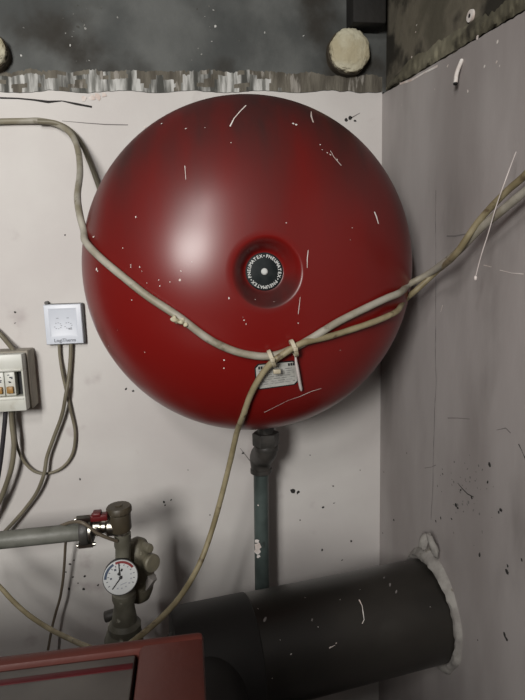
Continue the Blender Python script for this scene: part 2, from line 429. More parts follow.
prof.append((TR, -.012))
for i in range(1, 25):
    r = TR*math.cos(math.pi/2*i/24); prof.append((max(r, .0005), -.012 - dome(max(r, 0))*.86))
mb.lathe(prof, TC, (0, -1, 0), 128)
for v in mb.v: v += SH*max(0, (YE - v.y)/TD)
mb.use('chip_white')
for px, py, r in ((94,237,2),(97,269,1.8),(98,271,1.2),(186,129,1.2),(162,124,1.4),(136,217,1),(131,267,1),(140,267,1),(131,265,.7),(159,280,1),(180,280,1.3),(181,271,1),(293,124,1.8),(296,125,1.4),(320,145,1.1),(330,155,1.3),(337,160,1.1),
                  (327,153,1),(109,346,1),(145,352,.8),(229,298,1.2),(244,320,.9),(246,324,.9),(243,317,.6),(224,360,1),(224,368,1.2),(298,323,.8),(286,223,.7),(274,302,.8),(123,248,.8),(160,286,.8),(178,317,2.4),(183,320,1.8),(188,322,1.6),(176,314,1.5),
                  (205,128,.7),(231,143,.8),(340,350,.7),(350,240,.6),(322,150,.8),(255,300,.6),(170,282,.7),(142,271,.7),(147,283,.6),(132,300,.6),(352,228,.6),(118,330,.6),(192,262,.5)):
    p, nn = tank_hit(px, py)
    if p: blob(mb, p, nn, r*.00135, asp=random.uniform(.45, 1), ang=random.uniform(0, 3), off=.0008)
for pts, wd in ((((246,106),(240,112),(234,119),(230,127)), .0018), (((311,112),(311,117),(313,123)), .0028), (((374,212),(376,217),(378,224)), .0022), (((321,388),(311,391),(300,396),(288,400),(276,406),(264,412)), .0010), (((308,250),(307,259),(307,268)), .0011), (((300,297),(299,306),(298,314)), .0008), (((330,151),(334,158),(341,166)), .0016), (((185,96+70),(186,180)), .0008)):
    q = [tank_hit(x, y) for x, y in pts]; q = [z for z in q if z[0]]
    streak(mb, [z[0] for z in q], q[0][1], wd, off=.0009)
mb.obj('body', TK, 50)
pc = TC + Vector((0, -front(0), 0)) + SH*(front(0)/TD)
pl = MB().use('plate_black').lathe([(.0005, .0022), (RP*.94, .0022), (RP*.985, .0014), (RP*.985, 0)], pc, (0, -1, 0), 48).obj('name_plate', TK)
mb = MB().use('letter'); word = 'PNEUMATEX'; k = 0
slots = 30
for w_ in range(3):
    for i, ch in enumerate(word + '.'):
        a = math.radians(6 + 360*(w_*10 + i)/slots + 6)
        vs, fs = text_verts(ch if ch != '.' else '•', .0060)
        q = Matrix.Translation(pc + Vector((math.sin(a)*RP*.80, -.0024, math.cos(a)*RP*.80))) @ Matrix.Rotation(a, 4, 'Y') @ Matrix.Rotation(R(90), 4, 'X')
        mb.add([q @ v for v in vs], fs)
mb.obj('lettering', pl, 0)
MB().use('letter').lathe([(.0005, .0052), (.0030, .005), (.0044, .0038), (.0046, .002)], pc, (0, -1, 0), 20).obj('screw', pl)
# rating label, following the curve of the tank
def patch(mb, quad, nu, nv, off, und=0):
    vs = []; fs = []
    for j in range(nv+1):
        for i in range(nu+1):
            u, v = i/nu, j/nv
            x = (quad[0][0]*(1-u) + quad[1][0]*u)*(1-v) + (quad[3][0]*(1-u) + quad[2][0]*u)*v
            y = (quad[0][1]*(1-u) + quad[1][1]*u)*(1-v) + (quad[3][1]*(1-u) + quad[2][1]*u)*v
            cu, cv = min(u, 1-u), min(v, 1-v)
            vs.append(tank_hit(x, y, off)[0])
    for j in range(nv):
        for i in range(nu):
            if und and (i in (0, nu-1)) and (j in (0, nv-1)): 
                a = j*(nu+1)+i; c = [a, a+1, a+nu+2, a+nu+1]
                drop = {(0, 0): 0, (nu-1, 0): 1, (nu-1, nv-1): 2, (0, nv-1): 3}[(i, j)]
                fs.append([c[z] for z in range(4) if z != drop]); continue
            a = j*(nu+1)+i; fs.append((a, a+1, a+nu+2, a+nu+1))
    mb.add(vs, fs)
LQ = ((255.5,365),(295.5,361),(297,383),(257,388.5))
mb = MB().use('black'); patch(mb, ((254.2,364),(296.6,359.8),(298.4,384),(255.8,390)), 12, 8, .0008, 1)
lab = mb.use('tag'); patch(mb, LQ, 12, 8, .0014, 1); lab = mb.obj('rating_label', TK, 0)
def lq(u, v):
    x = (LQ[0][0]*(1-u) + LQ[1][0]*u)*(1-v) + (LQ[3][0]*(1-u) + LQ[2][0]*u)*v
    y = (LQ[0][1]*(1-u) + LQ[1][1]*u)*(1-v) + (LQ[3][1]*(1-u) + LQ[2][1]*u)*v
    return (x, y)
mb = MB().use('print_mid')
for j in range(7):
    v = .25 + j*.095; u = .07
    while u < .9:
        l = random.uniform(.06, .22); u2 = min(.94, u + l)
        patch(mb, (lq(u, v), lq(u2, v), lq(u2, v + .022), lq(u, v + .022)), 2, 1, .0019); u = u2 + random.uniform(.03, .09)
mb.use('black')
for u0, v0 in ((.06, .06), (.12, .06), (.80, .04), (.86, .04), (.92, .04)):
    patch(mb, (lq(u0, v0), lq(u0 + .045, v0), lq(u0 + .045, v0 + .12), lq(u0, v0 + .12)), 1, 1, .0019)
mb.obj('print', lab, 0)
mb = MB().use('iron')   # bracket that carries the tank on the wall, mostly hidden behind it
mb.box((TC.x - .06, -.09, TC.z - .02), (TC.x + .06, 0.0, TC.z + .03), .003)
mb.box((TC.x - .08, -.006, TC.z - .07), (TC.x + .08, 0.0, TC.z + .07), .002)
mb.obj('wall_bracket', TK)

# ------------------------------------------------------------------ connection pipe under the tank
pb = at(266, 431, -.19); YP = -.085
RT = root('connection_pipe', (at(260, 585, YP).x, YP, .5), 'dark green steel pipe rising to the underside of the red tank', 'pipe')
ptop = at(261, 468, YP); pbot = at(259, 592, YP)
rp = 8.0/525*(.93)
mb = MB().use('green_pipe').cyl((pbot.x, YP, 0.55), (ptop.x, YP, ptop.z + .012), rp, n=28)
mb.use('chip_white')
for px, py, r in ((257.5,546,5.2),(258,551,4.6),(257.3,541,3.2),(258.5,556,2.6),(258,505,1.1)):
    p = at(px, py, YP - rp); blob(mb, Vector((p.x, YP - math.sqrt(max(0, rp*rp - (p.x - pbot.x)**2)), p.z)), (0, -1, 0), r*.0016, k=9, off=.0012)
mb.obj('pipe', RT)
e0 = at(263, 461, YP - .012); yn = -.125
nut0 = at(266, 444, yn); nut1 = at(266.5, 430, yn)
mb = MB().use('iron').tube([(ptop.x, YP, ptop.z - .006), (ptop.x, YP, ptop.z + .012), (ptop.x + .002, YP - .006, ptop.z + .026), (nut0.x, yn, nut0.z - .012), (nut0.x, yn, nut0.z + .006)], lambda t: .0185 + .004*math.sin(math.pi*t)**2, n=20)
mb.lathe([(.0175, 0), (.0205, .002), (.0205, .009), (.0175, .011)], (ptop.x, YP, ptop.z - .010), (0, 0, 1), 24)
mb.cyl((nut0.x, yn, nut0.z - .012), (nut0.x, yn, nut0.z - .002), .022, n=24, bev=.002)
mb.obj('elbow_fitting', RT)
mb = MB().use('iron').hexa((nut0.x, yn, nut0.z - .002), (nut0.x, yn, nut1.z - .004), .0245)
mb.cyl((nut0.x, yn, nut1.z - .004), (nut0.x, yn, nut1.z + .06), .015)
mb.obj('union_nut', RT)

# ------------------------------------------------------------------ flue duct into the right wall
Dend = onr(446, 605, -.03)
dv = Vector((-1, -math.tan(R(8.0)), .0)).normalized()
q = onr(445, 610)
dep = (q - CAM).dot(ROT.to_3x3() @ Vector((0, 0, -1)))
RD = 54/525*dep*.93
RT = root('flue_duct', (Dend.x - .2, Dend.y, Dend.z - RD), 'wide black flue duct running from behind the boiler into the wall', 'duct')
Dst = Dend + dv*((Dend.x - at(243, 640, -.27).x)/-dv.x*-1 if False else (Dend.x - at(246, 640, -.30).x)/abs(dv.x))
mb = MB().use('duct').cyl(Dst, Dend, RD, n=72)
mb.use('chip_soft')
def duct_hit(px, py):
    d = ray(px, py).normalized(); t = .3
    while t < 1.4:
        p = CAM + d*t; w_ = p - Dst; w_ -= dv*w_.dot(dv)
        if w_.length < RD: return p, w_.normalized()
        t += .001
    return None, None
mb.use('chip_white')
for px, py, r in ((246,597,.9),(412,551,.8),(258,609,.8),(318,627,.8),(375,565,.8),(336,643,1.2),(330,647,1),(272,678,.8),(291,654,1.1),(305,598,.7),(405,563,.9),(395,553,.7),(360,590,.5),(340,600,.5),(430,607,.6),(280,640,.5)):
    p, nn = duct_hit(px, py)
    if p: blob(mb, p, nn, r*.0014, asp=.6, ang=random.uniform(0, 3), off=.0008)
for pts, wd in ((((359,600),(362,606),(363,613),(364,620),(362,624)), .0022), (((253,612),(254,620),(253,628)), .0026), (((335,645),(329,648)), .002)):
    qq = [duct_hit(x, y) for x, y in pts]; qq = [z for z in qq if z[0]]
    if len(qq) > 1: streak(mb, [z[0] for z in qq], qq[0][1], wd, off=.0009)
mb.use('chip_soft')
for px, py, r in ((390,585,3.5),(396,592,3.2),(384,578,2.5),(312,620,2.5),(265,620,4)):
    p, nn = duct_hit(px, py)
    if p: blob(mb, p, nn, r*.0012, k=9, asp=.5, ang=.9, off=.0007)
mb.obj('straight_section', RT)
Bk = -.61                                    # back of the boiler
xe = at(172, 620, -.30).x
De = Dst + dv*((Dst.x - xe)/abs(dv.x))
mb = MB().use('duct_shaded').lathe([(RD*.97, .004), (RD*1.02, 0), (RD*1.02, (Dst - De).length + .010), (RD*1.0, (Dst - De).length + .012)], De, Dst - De, 72)
mb.lathe([(.0005, -.008), (RD*.55, -.006), (RD*.6, 0), (RD*.98, 0), (RD*.98, .004)], De, Dst - De, 48)
mid = (De + Dst)/2 + dv*.01
mb.cyl((mid.x, mid.y, mid.z), (mid.x, Bk + .002, mid.z), .058, n=48)
mb.obj('tee_piece', RT, 50)

# expanding foam round the duct where it enters the wall
axr = dv
cen = Dend + axr*0; tt = (Vector((XC, 0, 0)) - Dend).dot(NR)/axr.dot(NR); cen = Dend + axr*tt
mb = MB().use('foam'); vs = []; fs = []; n = 120; K = 9
for i in range(n):
    a = 2*math.pi*i/n; u = Vector((0, 0, 1)).cross(NR).normalized()
    dirv = u*math.cos(a) + Vector((0, 0, 1))*math.sin(a)
    big = 1 + .5*noise.noise(Vector((math.cos(a)*2.2, math.sin(a)*2.2, 4)))
    top = max(0, math.sin(a))**6
    wd = .016*big + .012*top
    for k in range(K):
        f = k/(K-1); rr = RD*.99 + wd*f
        h = (.010*big + .010*top)*math.sin(math.pi*min(1, .12 + f*.9))**.7 * (1 - .35*f)
        p = cen + dirv*rr + NR*(h*(1 + .35*noise.noise(Vector((a*9, f*4, 2)))) - (.004 if k == K-1 else 0))
        vs.append(p)
for i in range(n):
    for k in range(K-1): a = i*K + k; b = ((i+1) % n)*K + k; fs.append((a, b, b+1, a+1))
mb.add(vs, fs)
mb.use('foam')
for (px, py), (sx, sz), rz in (((424,541),(.010,.020),.3),((433,546),(.009,.032),-.35)):
    p = onr(px, py, .018); bm = bmesh.new(); bmesh.ops.create_icosphere(bm, subdivisions=3, radius=1)
    for v in bm.verts: v.co *= 1 + .35*noise.noise(v.co*1.7 + Vector((px, 0, 0)))
    mb.bm(bm, Matrix.Translation(p) @ Matrix.Rotation(rz, 4, 'Y') @ Matrix.Diagonal((sx*.7, sx, sz*.75, 1)))
tag(mb.obj('foam_collar', None, 60), 'cracked pale foam collar sealing the black duct into the right wall', 'foam seal')

# ------------------------------------------------------------------ boiler
bz = at(203, 630, Bk); BZ = bz.z; BXR = bz.x
BXL, BYF = BXR - .62, -1.0
PX1 = at(139, 653, Bk + .0).x
RT = root('boiler', ((BXL + BXR)/2, (Bk + BYF)/2, 0), 'red boiler cabinet with grey inset top panel below the pressure gauge', 'boiler')
def onz(px, py, z):
    d = ray(px, py); return CAM + d*((z - CAM.z)/d.z)
pc1 = onz(139, 648, BZ); ip_x, ip_y = pc1.x, pc1.y
mb = MB().use('boiler_red')
bw = .004
mb.box((BXL, BYF, .06), (BXR, Bk, BZ - .03), .006)
mb.box((BXL, ip_y, BZ - .04), (BXR, Bk, BZ), bw)                       # back rail of the top frame
mb.box((ip_x, BYF, BZ - .04), (BXR, ip_y + .006, BZ - .0003), bw)             # right rail
mb.box((BXL, BYF, BZ - .04), (BXL + .06, ip_y + .006, BZ - .0003), bw)
mb.obj('casing', RT)
mb = MB().use('boiler_grey').box((BXL + .055, BYF + .001, BZ - .03), (ip_x - .003, ip_y - .002, BZ - .004), .0015)
tp = mb.obj('top_panel', RT)
s0, s1 = onz(132, 663.5, BZ - .004), onz(132, 669, BZ - .004)
MB().use('stripe_red').box((BXL + .056, s1.y, BZ - .0050), (ip_x - .004, s0.y, BZ - .0034), .0003).obj('stripe', tp)
mb = MB().use('iron')
mb.box((BXL + .02, BYF + .02, 0), (BXR - .02, Bk - .02, .062)); mb.obj('plinth', RT)

# ------------------------------------------------------------------ boiler safety group (vent, gauge, relief valve)
YV = -.235
vb = at(124, 640, YV)
RT = root('safety_group', (vb.x, YV, vb.z - .1), 'olive brass boiler safety group with gauge, air vent and relief valve', 'valve')
def V(px, py, y=YV): return at(px, py, y)
sc = (CAM.y*-1 + YV)/F * -1 if False else .81/525*1.0   # metres per pixel at this depth, roughly
mb = MB().use('body_olive')
mb.lathe([(.024, 0), (.026, .004), (.026, .03), (.020, .036), (.018, .05), (.0155, .065), (.0185, .075), (.0185, .085), (.013, .09), (.0115, .16), (.0130, .165), (.0130, .185)], V(125, 641), (V(122.5, 535) - V(125, 641)), 32)
prof_h = (V(122.5, 535) - V(125, 641)).length
mb.obj('manifold', RT)
mb = MB().use('body_olive').lathe([(.028, -.02), (.0305, -.012), (.0305, .004), (.026, .016), (.018, .026), (.016, .03)], V(124, 639), (0, 0, 1), 32)
mb.obj('base_flange', RT)
# column from manifold up to the vent
mb = MB().use('chrome_dirty').cyl(V(121.5, 541), V(121, 527), .0115, n=24, bev=.0015); mb.obj('vent_neck', RT)
va, vt = V(120.5, 530), V(120, 505)
vent = MB().use('vent_brown').lathe([(.0155, 0), (.0172, .003), (.0172, .030), (.0160, .034)], va, (0, 0, 1), 36).obj('air_vent', RT)
MB().use('vent_brown').lathe([(.0175, .029), (.0192, .031), (.0192, .037), (.0175, .040), (.0055, .0405), (.0055, .042), (.0005, .042)], va, (0, 0, 1), 36, jitter=lambda a, h: .02*math.cos(a*18)).obj('vent_cap', vent)
# gauge
gc = V(120.5, 577, YV - .030); gf = (CAM - gc); gf.z *= .5; gf.normalize()
mg = Matrix.Translation(gc) @ gf.to_track_quat('Z', 'Y').to_matrix().to_4x4()
RG = 17.2/525*.81*.96
mb = MB().use('black').lathe([(RG*.5, -.022), (RG*.98, -.016), (RG*1.03, 0), (RG*1.03, .0015), (RG*.98, .0015)], gc, gf, 40)
mb.cyl(gc - gf*.02, gc - gf*.035, .008)
gauge = mb.obj('pressure_gauge', RT)
dl = MB().use('dial').lathe([(.0005, .0026), (RG*.97, .0026), (RG*1.0, .0015)], gc, gf, 40).obj('dial', gauge)
def gpt(r, deg, h=.0032):   # clockwise from top
    a = math.radians(deg); return mg @ Vector((r*math.sin(a)*RG, r*math.cos(a)*RG, h))
def arc(mb, r0, r1, d0, d1):
    n = 14; vs = []; fs = []
    for i in range(n+1):
        d = d0 + (d1 - d0)*i/n; vs += [gpt(r0, d), gpt(r1, d)]
    for i in range(n): fs.append((2*i, 2*i+1, 2*i+3, 2*i+2))
    mb.add(vs, fs)
mb = MB().use('dial_blue'); arc(mb, .80, .94, -88, -24)
mb.use('dial_red'); arc(mb, .80, .94, -16, 58)
mb.use('print_dark')
for d in range(-120, 121, 20):
    if -95 < d < 62: a0 = .66
    else: a0 = .74
    vs = [gpt(a0, d - 1.6), gpt(a0, d + 1.6), gpt(a0 + .1, d + 1.3), gpt(a0 + .1, d - 1.3)]; mb.add(vs, [(0, 1, 2, 3)])
for r, d, s in ((.55, -88, .05), (.55, -30, .06)):
    c = gpt(r, d); ux = (mg.to_3x3() @ Vector((1, 0, 0)))*RG; uy = (mg.to_3x3() @ Vector((0, 1, 0)))*RG
    mb.add([c - ux*s - uy*s, c + ux*s - uy*s, c + ux*s + uy*s, c - ux*s + uy*s], [(0, 1, 2, 3)])
mb.use('print_grey')
for d in (80, 105, 130, 155, 178, 200):
    c = gpt(.62, d); s = .05
    mb.add([c - ux*s - uy*s*.8, c + ux*s - uy*s*.8, c + ux*s + uy*s*.8, c - ux*s + uy*s*.8], [(0, 1, 2, 3)])
c = gpt(.42, 160); mb.add([c - ux*.18 - uy*.05, c + ux*.18 + uy*.03, c + ux*.18 + uy*.08, c - ux*.18], [(0, 1, 2, 3)])
mb.obj('scale', dl, 0)
mb = MB().use('black')
def needle(a0, r0, a1, r1, w0, w1, h):
    p, q = gpt(r0, a0, h), gpt(r1, a1, h); t = (q - p).normalized(); sd = t.cross(gf)
    mb.add([p - sd*w0, p + sd*w0, q + sd*w1, q - sd*w1, p - sd*w0 + gf*.0006, p + sd*w0 + gf*.0006, q + sd*w1 + gf*.0006, q - sd*w1 + gf*.0006], [(4, 5, 6, 7), (0, 1, 5, 4), (2, 3, 7, 6), (1, 2, 6, 5), (3, 0, 4, 7)])
needle(45, .12, 222, .78, .0009, .0005, .0036)
needle(-15, .12, -4, .84, .0010, .0005, .0036)
needle(8, .36, 14, .50, .0011, .0011, .0036)
mb.lathe([(.0024, .003), (.0024, .0046), (.0005, .005)], gc, gf, 16)
mb.lathe([(.0022, .003), (.0022, .0042), (.0005, .0045)], gpt(.24, -20, 0), gf, 16)
mb.obj('needle', dl)
# relief valve to the right of the column
yr = YV + .035
mb = MB().use('brass_dull')
mb.lathe([(.010, -.008), (.018, -.002), (.0235, .012), (.0262, .03), (.0265, .05), (.0245, .07), (.021, .085), (.015, .097), (.006, .103), (.0005, .104)], V(139, 596, yr), V(136.5, 522, yr) - V(139, 596, yr), 32)
mb.cyl(V(128, 560, yr), V(146, 556, yr), .013, n=20)
rv = mb.obj('relief_valve', RT)
cdir = Vector((.62, -.78, .12))
mb = MB().use('brass_dull').lathe([(.0125, -.02), (.0135, 0), (.0145, .003), (.0145, .010), (.0125, .0125), (.0005, .013)], V(149, 562, yr - .016), cdir, 28)
mb.obj('outlet_cap', rv)
mb = MB().use('brass_dull').lathe([(.0075, -.018), (.0075, .004), (.006, .007), (.0005, .008)], V(148, 548, yr - .016), cdir, 20)
mb.obj('test_cap', rv)
mb = MB().use('foam').cyl(V(145, 587, yr - .014), V(152, 576, yr - .016), .0085, .010, n=6, bev=.001)
mb.obj('outlet_nut', rv)
# ball valve between the pipe and the vent
mb = MB().use('chrome_dirty')
mb.lathe([(.010, 0), (.014, .003), (.014, .012), (.010, .015), (.010, .02), (.0145, .024), (.0145, .036), (.009, .04), (.009, .05)], V(92, 527, YV), V(121, 526) - V(92, 527), 24)
bv = mb.obj('ball_valve', RT)
mb = MB().use('red_handle')
h0, h1 = V(91, 517.5, YV - .014), V(108, 517.5, YV - .016)
mb.box((h0.x, YV - .022, h0.z - .0045), (h1.x, YV - .008, h0.z + .0055), .002)
mb.box((h0.x + .003, YV - .023, h0.z + .003), (h0.x + .016, YV - .007, h0.z + .0095), .002)
mb.obj('handle', bv)
# stub behind the column base
mb = MB().use('iron').cyl(V(105, 617, YV + .03), V(118, 613, YV + .03), .009, n=20, bev=.001); mb.obj('side_stub', RT)

# ------------------------------------------------------------------ horizontal grey pipe with its flange
YH = YV
p0, p1 = at(-70, 547.5, YH), at(83, 531.5, YH)
RT = root('heating_pipe', (p0.x, YH, p0.z), 'grey painted pipe running along the left wall into the valve', 'pipe')
rh = 8.7/525*.80
MB().use('grey_pipe').cyl(p0, p1, rh, n=28, bev=.001).obj('pipe', RT)
ax = (p1 - p0).normalized()
mb = MB().use('iron').lathe([(.013, -.001), (.0205, 0), (.0215, .003), (.0215, .009), (.0205, .012), (.013, .0125)], at(81, 531, YH), ax, 32)
mb.lathe([(.0135, .012), (.0185, .0125), (.0185, .018), (.0135, .02)], at(81, 531, YH), ax, 24)
fl = mb.obj('pipe_flange', RT)
fc = at(81, 531, YH)
for sg in (1, -1):
    c = fc + Vector((0, -.004, sg*.0215))
    mb = MB().use('chrome_dirty').hexa(c - ax*.004, c + ax*.017, .0055); mb.cyl(c - ax*.007, c + ax*.021, .003, n=12)
    mb.obj('bolt', fl)
mb = MB().use('chrome_dirty'); mb.lathe([(.0185, .0135), (.0200, .0142), (.0200, .0172), (.0185, .018)], fc, ax, 28); mb.obj('clamp_ring', fl)

# ------------------------------------------------------------------ breaker box
yf, yb = -.066, -.042
fr = at(24, 382, yf); ft = at(12, 354.5, yf).z; fb = at(12, 411.5, yf).z; bxr = fr.x; bxl = bxr - .155
RT = root('breaker_box', ((bxl + bxr)/2, 0, fb), 'white breaker box with two switches in its window at left edge', 'breaker box')
brr = at(33.5, 380, -.004).x
mb = MB().use('box_back').box((bxl - .004, yb, fb - .003), (bxr + .004, 0, ft + .003), .003)
mb.obj('back_box', RT)
wx1 = at(22, 384, yf).x; wz1 = at(10, 372, yf).z; wz0 = at(10, 397, yf).z; wx0 = bxl + .02
mb = MB().use('plastic_box')
for a, b in (((bxl, yf, wz1), (bxr, yb, ft)), ((bxl, yf, fb), (bxr, yb, wz0)), ((wx1, yf + .0002, wz0 - .002), (bxr, yb, wz1 + .002)), ((bxl, yf + .0002, wz0 - .002), (wx0, yb, wz1 + .002))):
    mb.box(a, b, .0018)
mb.box((bxl + .004, yf - .0014, wz1 + .002), (wx1 + .001, yf + .002, wz1 + .0045), .0006)
mb.box((bxl + .004, yf - .0014, wz0 - .0055), (wx1 + .001, yf + .002, wz0 - .003), .0006)
mb.obj('front_cover', RT)
MB().use('black').box((wx0 - .002, yb - .002, wz0 - .002), (wx1 + .002, yb - .0005, wz1 + .002)).obj('window_recess', RT)
bx = at(15.5, 384, yf + .006).x; bwid = .0172
for i in range(2):
    x1 = bx - i*(bwid + .0012); x0 = x1 - bwid
    br = MB().use('plastic_box').box((x0, yf + .005, wz0 + .001), (x1, yb - .002, wz1 - .001), .0012).obj('breaker_switch', RT)
    zc = wz0 + (wz1 - wz0)*.36
    MB().use('orange').box((x0 + .003, yf - .001, wz0 + .006), (x1 - .003, yf + .007, zc + .002), .0015).obj('toggle', br)
    mb = MB().use('print_dark')
    for k in range(7):
        xx = random.uniform(x0 + .003, x1 - .006); zz = random.uniform(zc + .008, wz1 - .007)
        mb.box((xx, yf + .0046, zz), (xx + random.uniform(.002, .004), yf + .0052, zz + random.uniform(.0012, .0026)))
    mb.obj('marking', br, 0)

# ------------------------------------------------------------------ wall socket plate
ys = -.018
c00, c10, c11, c01 = at(42.5, 305, ys), at(81.0, 303.5, ys), at(83.5, 343.5, ys), at(46.5, 345, ys)
sx0 = (c00.x + c01.x)/2; sx1 = (c10.x + c11.x)/2; sz1 = (c00.z + c10.z)/2; sz0 = (c01.z + c11.z)/2
cx, cz = (sx0 + sx1)/2, (sz0 + sz1)/2; hw, hh = (sx1 - sx0)/2, (sz1 - sz0)/2
RT = root('wall_controller', (cx, 0, sz0), 'white square controller plate on a dark back box above two crossed cables', 'wall plate')
MB().use('socket_back').box((cx - hw + .002, -.012, sz0 - .001), (cx + hw + .0022, 0, sz1 + .001), .002).obj('back_box', RT)
mb = MB().use('plastic_white')
outer = [(-hw, -hh), (hw, -hh), (hw, hh), (-hw, hh)]
rings = [(1.0, 1.0, -.011), (1.0, 1.0, ys + .003), (.965, .965, ys), (.74, .72, ys - .0010), (.64, .62, ys - .0001)]
vs = []; fs = []
for fx, fz, y in rings:
    for x, z in outer: vs.append((cx + x*fx, y, cz + z*fz + (0 if fx > .9 else .003)))
for i in range(len(rings)-1):
    for k in range(4): fs.append((4*i + k, 4*i + (k+1) % 4, 4*i + 4 + (k+1) % 4, 4*i + 4 + k))
fs.append((16, 17, 18, 19))
fp = mb.add(vs, fs).obj('front_plate', RT, 20)
mb = MB().use('print_grey')
for sx in (-.30, .25):
    x = cx + sx*hw; z = cz + .10*hh
    mb.box((x - .002, ys - .0008, cz + .30*hh), (x + .002, ys - .0002, cz + .335*hh))
    for k in range(9):
        a = k/9*2*math.pi; 
        if k in (4,): continue
        mb.box((x + .0062*math.cos(a) - .0012, ys - .0008, cz - .06*hh + .0055*math.sin(a) - .0006), (x + .0062*math.cos(a) + .0012, ys - .0002, cz - .06*hh + .0055*math.sin(a) + .0006))
mb.box((cx + .34*hw - .003, ys - .0008, cz - .27*hh), (cx + .34*hw + .003, ys - .0002, cz - .20*hh))
mb.obj('symbols', fp, 0)
mb = MB().use('print_dark'); tv, tf = text_verts('LogiTherm', .0088)
q = Matrix.Translation((cx + .02*hw, ys - .0012, cz - .80*hh)) @ Matrix.Rotation(R(90), 4, 'X')
mb.add([q @ v for v in tv], tf); mb.obj('lettering', fp, 0)
sp = at(46.5, 303, -.01)
MB().use('iron').cyl((sp.x, -.012, sp.z), (sp.x, 0, sp.z), .0035, n=12).obj('screw', RT)

# ------------------------------------------------------------------ cables
def path(spec):
    out = []
    for s in spec:
        if len(s) == 3 and isinstance(s[2], str):
            k = s[2]
            if k[0] == 't': h = tank_hit(s[0], s[1], float(k[1:]))[0]; out.append(h if h else at(s[0], s[1], -.235))
            if k[0] == 'r': out.append(onr(s[0], s[1], float(k[1:])))
        else: out.append(at(*s))
    return out
def cable(name, spec, r, m, label, jit=.06, n=10, group=None):
    mb = MB().use(m).tube(path(spec), r, n=n, jit=jit)
    return tag(mb.obj(name, None, 60), label, 'cable', group)
RC = .0052
sag = cable('cable', [(-40,123,-.008),(0,121.5,-.007),(24,121,-.007),(42,121,-.008),(58,125,-.012),(71,134,-.03),(78,150,-.06),(80,172,-.11),(77.5,196,-.18),(80,216,-.225),(84,231,-.24),(91,243,'t.0075'),
        (104,258,'t.006'),(126,277,'t.0055'),(150,296,'t.0055'),(180,316,'t.0055'),(208,337,'t.0055'),(230,348,'t.0055'),(250,353.5,'t.0055'),(270,354.5,'t.0055'),(290,348,'t.0055'),
        (310,337,'t.006'),(335,321.5,'t.006'),(363,307,'t.007'),(382,297.5,'t.0085'),(395,291.5,'t.0095'),(408,285,-.268),(428,274,-.280),(454,255,'r.046'),(480,229,'r.040'),(505,208,'r.035'),(530,188,'r.03'),(560,168,'r.02')], RC, 'cable',
      'thick pale cable sagging across the front of the red tank')
cable('cable', [(38,121.5,-.014),(56,123,-.015),(71,131,-.014),(82,145,-.014),(90,163,-.013),(97,182,-.014),(104,205,-.02),(112,235,-.03)], .0042, 'cable_grey', 'grey cable curving down behind the left rim of the red tank')
cable('cable', [(560,132,'r.02'),(528,172,'r.03'),(505,193,'r.036'),(478,222,'r.045'),(455,255,'r.056'),(437,271,-.290),(417,289.5,-.274),(404,300.5,-.264),(392,309,'t.010'),(380,316,'t.009'),(363,323,'t.008'),(343,330,'t.007'),(325,335.5,'t.007'),(300,341,'t.0095'),(283,350,'t.012'),(270,359,'t.013'),(260,373,'t.009'),(250,392,'t.0075'),
        (243,412,'t.007'),(237,432,-.265),(230,462,-.245),(221,498,-.23),(211,533,-.225),(199,565,-.24),(182,594,-.275),(164,615,-.315),(146,631,-.36),(125,648,-.40)], .0044, 'cable_olive',
      'yellowed cable hanging from the tank centre down behind the red boiler')
# wall plate and breaker box cables
cable('cable', [(59,343,-.010),(60,358,-.010),(63,376,-.012),(66.5,392,-.011),(71,412,-.010),(75,432,-.009),(73,452,-.009),(64,466,-.009),(50,473,-.009),(36,472,-.010),(25,463,-.012),(18,449,-.016),(15,432,-.022),(14,418,-.025),(14,408,-.026)], .0027, 'cable_grey', 'thin grey cable looping from the wall plate to the breaker box')
cable('cable', [(71,343,-.011),(70.5,358,-.011),(69,376,-.012),(66,394,-.021),(62,415,-.018),(54,437,-.018),(47,457,-.0185),(44,474,-.021),(37,492,-.018),(25,509,-.017),(11,525,-.02),(-5,541,-.03),(-25,558,-.03)], .0035, 'cable_grey', 'grey cable slanting from the wall plate down behind the heating pipe')
cable('cable', [(11,408,-.034),(12,425,-.034),(14,445,-.034),(12,465,-.034),(7,482,-.033),(0,500,-.032),(-10,520,-.03),(-28,548,-.03)], .0045, 'cable_grey', 'thickest grey cable dropping from underneath the breaker box')
cable('cable', [(6,408,-.042),(4.5,425,-.042),(2.5,445,-.042),(0,465,-.042),(-4,488,-.041),(-12,520,-.04)], .004, 'cable_dark', 'black cable dropping from underneath the breaker box', 0)
cable('cable', [(-30,300,-.010),(-12,322,-.012),(0,334,-.014),(6,341,-.018),(10,346,-.024),(13,350,-.028),(14,356,-.028)], .0042, 'cable_grey', 'grey cable entering the top of the breaker box')
cable('cable', [(67,532,-.09),(65.5,545,-.05),(64.5,562,-.04),(63,580,-.035),(60,598,-.035),(56,612,-.035),(52,628,-.04),(48,650,-.05)], .0026, 'cable_brown', 'thin brown wire hanging down below the grey pipe')
cable('cable', [(-40,548,-.16),(-20,569,-.165),(0,587,-.18),(14,602,-.20),(30,616,-.22),(50,629,-.26),(72,640,-.33),(90,648,-.40)], .0037, 'cable_olive', 'yellowed cable crossing the bottom left corner behind the boiler')
cable('sensor_wire', [(58,527,YH+.010),(70,522.5,YH-.006),(80,522,YH-.027),(88,526,YH-.0305),(97,533,YH-.029),(108,538,YH-.024),(117,541,YH-.014)], .0026, 'cable_brown', 'thin sensor wire lying over the pipe flange to the air vent')

